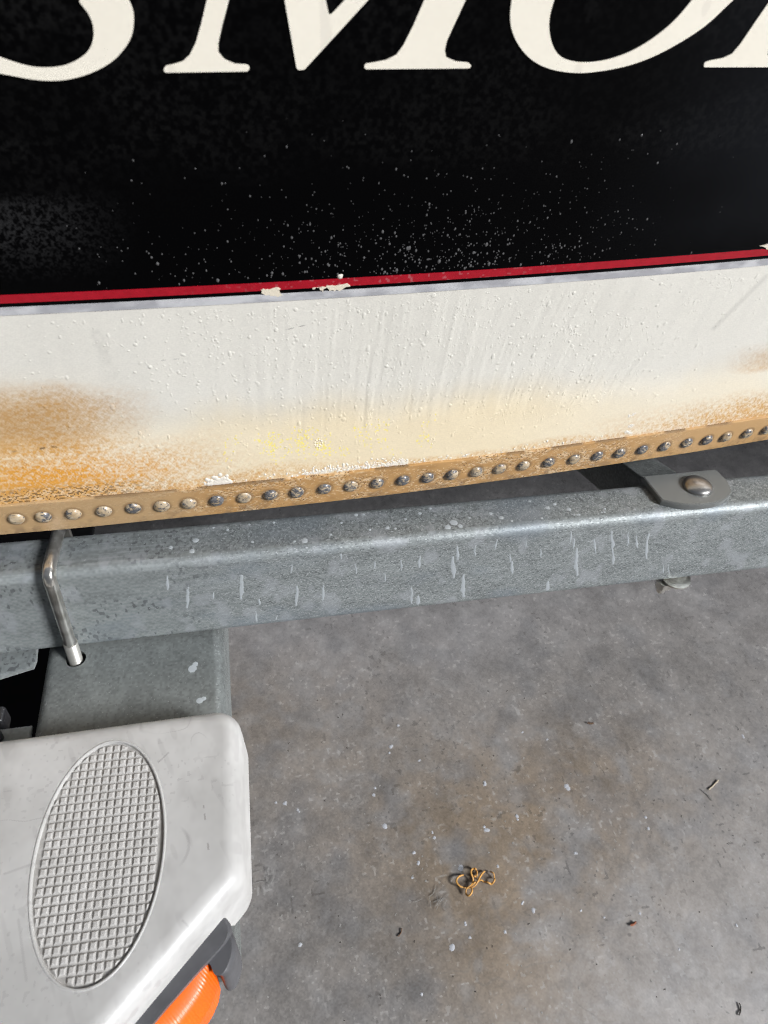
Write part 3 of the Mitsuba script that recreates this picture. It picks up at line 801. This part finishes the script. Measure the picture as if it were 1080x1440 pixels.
obj('thread', tube(tp, rr + .00035 + .00042 * np.cos(tz / .0014 * 2 * np.pi), 20), 'zinc_thread', ub, True)

# left of the bracket: a gusset, the fender's mounting plate and its bolt
gus = sg.Polygon([(-.40, .030), (-.3068, .030), (-.3058, .004), (-.3052, -.0046), (-.3065, -.0119), (-.3331, -.0189), (-.40, -.033)])
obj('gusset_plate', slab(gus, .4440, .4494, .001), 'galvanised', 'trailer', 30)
mp = sg.box(-.62, -.24, -.3018, -.0650)
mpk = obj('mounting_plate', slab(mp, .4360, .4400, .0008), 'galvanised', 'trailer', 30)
nb = hexnut(.0075, .010)
nb.apply_translation([-.3290, -.0735, .4400])
obj('hex_nut', nb, 'black_steel', mpk)
obj('bolt_head', tm(rbox((-.346, -.0640, .4300), (-.3222, -.0485, .4500), .003, 12)), 'black_steel', mpk, 30)

obj('added_shade_plate', tm(rbox((-.66, -.115, .345), (-.3005, .34, .353), .003, 10)), 'black_steel', 'trailer', 30, label='added dark plate standing in for deep shade left of the axle bracket')  # added plate: stands in for the deeply shaded floor in this gap

# ------------------------------------------------------------------ fender with its step
ZF = .490
CO, CD, CN = np.array([-.1478, -.2482]), np.array([-.749, -.662]), np.array([.662, -.749])
c0 = np.array([-.1330, -.2310])
c1 = CO + CD * .135 + CN * .0015
base = sg.Polygon([(-.62, -.1035), (-.1300, -.1010), tuple(c0), tuple(c1), (c1[0] - .02, -.356), (-.62, -.356)])
base = base.buffer(-.020, quad_segs=10).buffer(.020, quad_segs=12).simplify(.0001)
ol = np.asarray(base.segmentize(.006).exterior.coords)[:-1]
if sg.Polygon(ol).exterior.is_ccw is False:
    ol = ol[::-1]
tang = np.roll(ol, -1, 0) - np.roll(ol, 1, 0)
tang /= np.linalg.norm(tang, axis=1, keepdims=True)
onrm = np.stack([tang[:, 1], -tang[:, 0]], -1)
levels = [(-.0135, .4900), (-.0115, .4899), (-.0085, .4893), (-.0055, .4879), (-.0030, .4856), (-.0012, .4825), (-.0002, .479), (.0004, .472), (.0012, .458), (.0020, .444), (.0022, .440), (.0016, .4385), (-.0005, .4385)]
V = np.stack([np.c_[ol + onrm * o, np.full(len(ol), z)] for o, z in levels], 0)
wall = quads(V, grid_faces(len(levels), len(ol), True))
PC, PA, PB, PT = np.array([-.2265, -.2000]), .0412, .0798, math.radians(-2.0)
ang = np.linspace(0, 2 * np.pi, 97)[:-1]
rot = np.array([[math.cos(PT), -math.sin(PT)], [math.sin(PT), math.cos(PT)]])
oval = lambda a, b: np.c_[a * np.cos(ang), b * np.sin(ang)] @ rot.T + PC
topo = sg.Polygon(ol + onrm * levels[0][0], [oval(PA + .0018, PB + .0018)])
tv, tf = trimesh.creation.triangulate_polygon(topo, engine='earcut')
top = trimesh.Trimesh(np.c_[tv, np.full(len(tv), ZF)], tf, process=False)
rim = [(PA + .0018, ZF), (PA + .0013, ZF + .00045), (PA + .0006, ZF + .0005), (PA + .0001, ZF + .0002), (PA - .0004, ZF - .0019)]
rimv = np.stack([np.c_[oval(a, a - PA + PB), np.full(96, z)] for a, z in rim], 0)
fender = obj('fender', cat([top, wall, quads(rimv, grid_faces(len(rim), 96, True))]), 'fender_plastic', 'trailer', 40, label='scuffed white plastic step fender with a chamfered corner')
o_in = oval(PA - .0004, PB - .0004)
pv, pf = trimesh.creation.triangulate_polygon(sg.Polygon(o_in), engine='earcut')
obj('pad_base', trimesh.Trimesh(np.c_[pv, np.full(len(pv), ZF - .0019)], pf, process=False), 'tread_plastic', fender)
# tread: rows of small bevelled studs inside the oval
studs, px_, py_ = [], .00535, .0060
inside = sg.Polygon(np.c_[(PA - .0009) * np.cos(ang), (PB - .0009) * np.sin(ang)])
for i in range(-9, 10):
    for j in range(-15, 16):
        cx, cy = (i + .5) * px_, (j + .5) * py_
        lo = sg.box(cx - px_ * .5, cy - py_ * .5, cx + px_ * .5, cy + py_ * .5).intersection(inside)
        if lo.area < .15 * px_ * py_ or lo.geom_type != 'Polygon':
            continue
        hi = lo.buffer(-.00150, join_style=2)
        if hi.is_empty or hi.geom_type != 'Polygon' or hi.area < 1e-7:
            continue
        m_ = m3.Manifold.hull_points(np.vstack([np.c_[np.asarray(lo.exterior.coords)[:-1], np.zeros(len(lo.exterior.coords) - 1)],
                                               np.c_[np.asarray(hi.exterior.coords)[:-1], np.full(len(hi.exterior.coords) - 1, .0018 + rng.normal(0, .00005))]]))
        m_ = tm(m_)
        m_.vertices[:, :2] = m_.vertices[:, :2] @ rot.T + PC
        m_.vertices[:, 2] += ZF - .0021
        studs.append(m_)
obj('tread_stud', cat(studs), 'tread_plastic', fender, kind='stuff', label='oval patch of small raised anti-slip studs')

# arch of the fender over the wheel, out of the picture to the left
WC, WR = np.array([-.86, -.225, .270]), .270
aa = np.linspace(math.radians(34), math.radians(175), 30)
ring = []
for r in (.315, .322):
    ring.append(np.stack([np.stack([WC[0] + r * np.cos(aa), np.full(30, y), WC[2] + r * np.sin(aa)], -1) for y in (-.35, -.11)], 1))
obj('fender_arch', cat([quads(g, grid_faces(30, 2)) for g in ring]), 'fender_plastic', 'trailer', True)
wheel = obj('wheel', trimesh.creation.annulus(r_min=.03, r_max=.17, height=.10, sections=40).apply_transform(trimesh.transformations.compose_matrix(angles=(np.pi / 2, 0, 0), translate=WC)), 'galvanised', 'trailer', 30)
tyre = lathe([(.17, -.07), (.20, -.08), (.245, -.078), (.266, -.06), (.270, 0), (.266, .06), (.245, .078), (.20, .08), (.17, .07), (.17, -.07)], 48)
obj('tyre', tyre.apply_transform(trimesh.transformations.compose_matrix(angles=(np.pi / 2, 0, 0), translate=WC)), 'tyre_rubber', wheel, 40)
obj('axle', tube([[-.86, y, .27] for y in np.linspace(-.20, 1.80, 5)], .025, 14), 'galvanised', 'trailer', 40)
for y in (.02, 1.575):
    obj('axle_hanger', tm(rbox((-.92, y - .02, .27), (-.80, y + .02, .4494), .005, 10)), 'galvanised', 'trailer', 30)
obj('wheel', trimesh.creation.cylinder(.27, .16, sections=40).apply_transform(trimesh.transformations.compose_matrix(angles=(np.pi / 2, 0, 0), translate=[-.86, 1.82, .27])), 'tyre_rubber', 'trailer', 40)

# ------------------------------------------------------------------ marker lamp on the chamfered corner
LT = .112


def plan(pts):
    p = np.asarray(pts, float)
    full = np.vstack([p, np.c_[LT - p[::-1, 0], p[::-1, 1]]])
    return CO + full[:, :1] * CD + full[:, 1:] * CN


def stack_plan(levels_, pts):
    """levels_: (n scale about n=0, inset, z)."""
    rows_ = []
    for sc_, ins, z in levels_:
        p = np.asarray(pts, float).copy()
        p[:, 0] += ins
        p[:, 1] = p[:, 1] * sc_
        q = plan(p)
        rows_.append(np.c_[q, np.full(len(q), z)])
    v = np.stack(rows_, 0)
    m = quads(v, grid_faces(len(levels_), v.shape[1], True))
    for k, fl_ in ((0, False), (len(levels_) - 1, True)):
        pv_, pf_ = trimesh.creation.triangulate_polygon(sg.Polygon(v[k, :, :2]).buffer(0), engine='earcut')
        m = cat([m, trimesh.Trimesh(np.c_[pv_, np.full(len(pv_), v[k, 0, 2])], pf_, process=False)])
    return m


lip = spline([(.001, -.010), (-.0015, -.002), (.0000, .0055), (.0040, .0085), (.0100, .0095), (.020, .0092), (.040, .0088), (LT / 2, .0086)], 40)
cheek = spline([(.0015, -.004), (.0010, .0060), (.0035, .0130), (.0080, .0180), (.0140, .0215), (.0195, .0225), (.0225, .0205), (.0222, .0160), (.0210, .0100), (.0230, .0070)], 50)
lamp = obj('marker_lamp', cat([stack_plan([(1, .0030, .4665), (1, .0015, .4662), (1.0, .0004, .4648), (1.0, 0, .4620), (1, 0, .4230)], lip),
                               stack_plan([(.90, .0026, .4620), (.96, .0010, .4605), (1, 0, .4570), (1.02, -.0004, .4230)], cheek)]), 'rubber', 'trailer', 40, label='dark rubber marker lamp housing on the fender corner')
tl = np.linspace(.0205, LT / 2, 240)
base_n = np.interp(tl, [.0205, .0222, .0255, .031, .038, .046, LT / 2], [.004, .0115, .0172, .0212, .0238, .0252, .0258])
rib = .00014 * np.sin(tl / .0019 * 2 * np.pi)
lens_pts = np.c_[tl, base_n + rib]
lens = stack_plan([(.30, .0005, .4630), (.38, .0004, .4628), (.60, .0002, .4602), (.70, .0001, .4585), (.78, .0001, .4560), (.96, 0, .4480), (1, 0, .4460), (1, 0, .4260)], lens_pts)
obj('lens', lens, 'amber', lamp, 35, label='ribbed amber lens')

# ------------------------------------------------------------------ water, foam and dirt
Y0 = lambda x, z: hull_y(x, z)


def on_side(x, z, f=hull_y):
    x, z = np.asarray(x), np.asarray(z)
    return np.stack([x, f(x, z), z], -1), hull_n(x, z, f)


def scatter(n, dens, x0, x1, z0, z1):
    xs, zs_ = rng.uniform(x0, x1, n * 8), rng.uniform(z0, z1, n * 8)
    keep = rng.uniform(0, 1, n * 8) < dens(xs, zs_)
    return xs[keep][:n], zs_[keep][:n]


sst = lambda a, b, x: (lambda t: t * t * (3 - 2 * t))(np.clip((x - a) / (b - a), 0, 1))
dens = lambda x, z: (sst(-.27, -.12, x) * sst(.37, .20, x) + .12) * (.45 + .55 * sst(.60, .68, z))
x, z = scatter(4600, dens, -.30, .36, .618, .766)
P, N = on_side(x, z)
r = np.clip(rng.lognormal(math.log(.00080), .30, len(x)), .0003, .0021)
lean = np.stack([.02 + .45 * sst(.0, .3, x), 0 * x, 1 + 0 * x], -1)
obj('water_droplets', caps(P, N, r, r * rng.uniform(.16, .27, len(x)), np.where(rng.uniform(size=len(x)) < .25, rng.uniform(1.2, 2.2, len(x)), 1.0), lean, 9, 3), 'drop_on_cream', smooth=True,
    label='clear water droplets beaded all over the cream side of the boat', category='water drops', kind='stuff')
x, z = scatter(1100, lambda x, z: np.exp(-((x - .03) / .14) ** 2) * sst(.885, .785, z) ** 1.3 * sst(.20, .10, x - .5 * (z - .78)) + .01, -.20, .24, .784, .88)
P, N = on_side(x, z)
r = np.clip(rng.lognormal(math.log(.00029), .42, len(x)), .00016, .0009) * (1 + .5 * sst(.82, .785, z))
obj('spray_droplets', caps(P, N, r, r * .5, rng.uniform(1, 1.7, len(x)), None, 7, 2), 'mist', smooth=True,
    label='tiny pale spray droplets dotted over the black side above the red stripe', category='water drops', kind='stuff')

# foam: a few blobs one can tell apart, small bubbles, and the froth line along the strip
def bubbles(x, z, r, n, seed, sz=.42):
    q = np.random.default_rng(seed)
    xx, z2 = x + q.normal(0, r * .5, n), np.maximum(z + q.normal(0, r * .32, n), .6125)
    p2, n2 = on_side(xx, z2)
    rr_ = r * q.uniform(.16, sz, n)
    return caps(p2, n2, rr_, rr_ * .38, None, None, 12, 3)


obj('foam_blob', cat([bubbles(x, z, r * 1.3, 70, 11 + k, .19) for k, (x, z, r) in enumerate(FOAM[:2])]), 'foam', smooth=True, label='flat whitish patch of foam on the strip edge below the brown stain at left', category='foam')
x, z, r = FOAM[2]
p2, n2 = on_side(np.array([x, x + .0008]), np.array([z, z + .0006]))
obj('foam_bead', caps(p2, n2, [.0019, .0013], [.0012, .001], None, None, 12, 3), 'foam', smooth=True, label='single white bead of foam sitting on the red stripe', category='foam')
obj('foam_drip', cat([bubbles(x, z, r * 1.3, 14, 31 + k, .34) for k, (x, z, r) in enumerate(FOAM[3:6])]), 'foam', smooth=True, label='pale foamy drip running down to the strip right of the middle', category='foam')
ms = []
for k, (x, z, r) in enumerate(FOAM[6:]):
    a_ = np.arange(9) * 2 * np.pi / 9
    p2, n2 = on_side(x + r * .62 * np.cos(a_), np.maximum(z + r * .75 * np.sin(a_), .6125))
    ms.append(caps(p2, n2, r * .22, r * .12, None, None, 8, 2))
    ms.append(bubbles(x, z, r * .8, 4, 60 + k, .3))
obj('foam_bubbles', cat(ms), 'drop_on_cream', smooth=True, label='small rings of soap bubbles dotted over the lower cream side', category='foam', kind='stuff')
x = np.r_[rng.uniform(-.066, .022, 520), rng.uniform(-.14, .20, 160)]
z = .6118 + np.abs(rng.normal(0, .0030, len(x))) * np.where(np.abs(x + .022) < .044, 1.0, .8)
P, N = on_side(x, z)
r = rng.uniform(.0003, .0011, len(x))
obj('foam_line', caps(P, N, r, r * .7, rng.uniform(.7, 1.2, len(x)), None, 8, 3), 'foam', smooth=True,
    label='line of white froth caught on the top edge of the riveted strip', category='foam', kind='stuff')

# splashes on the rail: spots on top, runs down the face, fine spatter
P = np.array([[x, min(max(y, .0105), .0355), .55] for x, y, r in TOP])
r = np.array([t[2] for t in TOP]) * .8
ms = [caps(P, np.tile([0, 0, 1.0], (len(P), 1)), r, .00035, None, [1, 0, 0], 13, 2)]
for xa, za, xb, zb, w in FRONT:
    n = max(int((za - zb) / .0009), 4)
    t_ = np.linspace(0, 1, n)
    ww = w * (.45 + .55 * t_ ** 1.2) * (.75 + .5 * rng.uniform(size=n)) * np.clip(3 * (1.02 - t_), .5, 1)
    xx = xa + (xb - xa) * t_ + np.cumsum(rng.normal(0, .00022, n))
    zz_ = za + (zb - za) * t_
    keep = (zz_ > .4600) & (zz_ < .5400) & (rng.uniform(size=n) < .9)
    pts = np.c_[xx, np.zeros(n), zz_][keep]
    if len(pts):
        ms.append(caps(pts, np.tile([0, -1.0, 0], (len(pts), 1)), ww[keep] * 1.35, .00025, 1.1, None, 9, 2))
obj('rail_splashes', cat(ms), 'splash', smooth=True, label='whitish splash spots and runs drying on the galvanised rail', category='water spots', kind='stuff')
n = 5200
x = rng.normal(.06, .17, n)
top_ = rng.uniform(size=n) < .55
P = np.where(top_[:, None], np.c_[x, rng.uniform(.0100, .0355, n), np.full(n, .55)], np.c_[x, np.zeros(n), rng.uniform(.4600, .5400, n)])
N = np.where(top_[:, None], [[0, 0, 1.0]], [[0, -1.0, 0]])
obj('rail_spatter', caps(P, N, np.clip(rng.lognormal(math.log(.00042), .45, n), .0002, .0016), .00022, None, [1, .0, .3], 6, 1), 'splash', smooth=True,
    label='fine wet spatter speckling the galvanised rail', category='water spots', kind='stuff')
P = np.array([[-.1715, -.035, .4494], [-.1690, -.0305, .4494], [-.1655, -.068, .4494], [-.1620, -.0665, .4494]])
obj('bracket_splash', caps(P, np.tile([0, 0, 1.0], (4, 1)), [.0045, .003, .0034, .0025], .0003, None, [1, 0, 0], 12, 2), 'splash', smooth=True,
    label='two pale dried splashes on top of the axle bracket', category='water spots', kind='stuff')

# floor: drops, grit and litter
ms = []
for x, y, r in FLOOR:
    k = 3
    o = rng.normal(0, r * .22, (k, 2))
    ms.append(caps(np.c_[x + o[:, 0], y + o[:, 1], np.zeros(k)], np.tile([0, 0, 1.0], (k, 1)), r * rng.uniform(.35, .62, k), .0006, None, [1, 0, 0], 11, 2))
obj('floor_drops', cat(ms), 'floor_splash', smooth=True, label='scattered pale drops of cleaner on the concrete', category='water spots', kind='stuff')


def chips(n, x0, x1, y0, y1, s0, s1):
    out = []
    for _ in range(n):
        m = trimesh.creation.box(extents=[rng.uniform(s0, s1) * rng.uniform(1, 2.2), rng.uniform(s0, s1), s0 * .7])
        m.vertices += rng.normal(0, s0 * .15, m.vertices.shape)
        m.apply_transform(trimesh.transformations.rotation_matrix(rng.uniform(0, 6.28), [0, 0, 1]))
        m.apply_translation([rng.uniform(x0, x1), rng.uniform(y0, y1), s0 * .35])
        out.append(m)
    return cat(out)


obj('floor_grit', chips(120, -.25, .65, -.33, .22, .0007, .0015), 'grit_dark', label='dark grit scattered over the concrete floor', category='grit', kind='stuff')
obj('floor_lint', chips(240, -.25, .65, -.33, .10, .0007, .0016), 'lint', label='pale specks of dust scattered over the concrete floor', category='grit', kind='stuff')


def fibre(x, y, a, ln, r, bend=.3, z=.0015, seed=0):
    q = np.random.default_rng(seed)
    t = np.linspace(-.5, .5, 12)
    v = np.c_[t * ln, bend * ln * (t ** 2 - .1) + q.normal(0, ln * .01, 12), z + .0008 * np.abs(np.sin(t * 5))]
    ca, sa = math.cos(a), math.sin(a)
    return tube(np.c_[x + v[:, 0] * ca - v[:, 1] * sa, y + v[:, 0] * sa + v[:, 1] * ca, v[:, 2]], r, 6)


lit = [('straw_piece', .5105, -.0300, .5, .024, .0008, .1, 'straw', 'short pale straw lying on the concrete near the right edge'),
       ('straw_piece', .4930, -.0420, 2.0, .020, .0005, .2, 'lint', 'thinner grey straw just left of the pale straw'),
       ('leaf_scrap', .3150, -.1844, .3, .008, .0014, .5, 'rust_bit', 'small reddish scrap on the concrete at the lower right'),
       ('twig_piece', .0230, -.1455, .9, .010, .0007, .5, 'leaf_bit', 'tiny dark curled twig bit left of and below the orange band'),
       ('twig_piece', .4024, -.2921, 1.0, .013, .0008, .6, 'grit_dark', 'dark hooked twig bit at the bottom right corner of the floor'),
       ('leaf_scrap', .3683, .0917, -.2, .009, .0014, .5, 'leaf_bit', 'brown leaf scrap farthest back on the right of the floor')]
for k, (nm, x, y, a, ln, r, bend, mat, lab) in enumerate(lit):
    obj(nm, fibre(x, y, a, ln, r, bend, r + .0002, k), mat, smooth=True, label=lab, category={'straw': 'straw', 'leaf': 'leaf', 'twig': 'twig'}[nm.split('_')[0]])
for x, y, nm, lab in ((-.1440, -.0560, 'lint_tuft', 'wispy pale lint tuft on the concrete beside the fender'), (.0740, -.1120, 'lint_tuft', 'wispy pale lint tuft left of the orange rubber band')):
    q = np.random.default_rng(int(abs(x * 1e4)))
    obj(nm, cat([fibre(x + q.normal(0, .010), y + q.normal(0, .006), q.normal(.8, .7), q.uniform(.008, .020), .0002, q.normal(0, .6), .001 + q.uniform(0, .002), j) for j in range(9)]), 'lint', smooth=True, label=lab, category='lint')

# orange rubber band, tangled
ms = []
for k, b in enumerate(BAND):
    p = spline(b, 60, closed=False)
    zz_ = .0022 + .0045 * np.abs(np.sin(np.linspace(0, 3.14 * (2 + k), 60))) + (.002 if k == 1 else 0)
    ms.append(tube(np.c_[p, zz_], .00100 + .00025 * np.sin(np.linspace(0, 9 + k, 60)), 8))
obj('rubber_band', cat(ms), 'band_rubber', smooth=True, label='tangled orange rubber band lying on the concrete floor', category='rubber band')
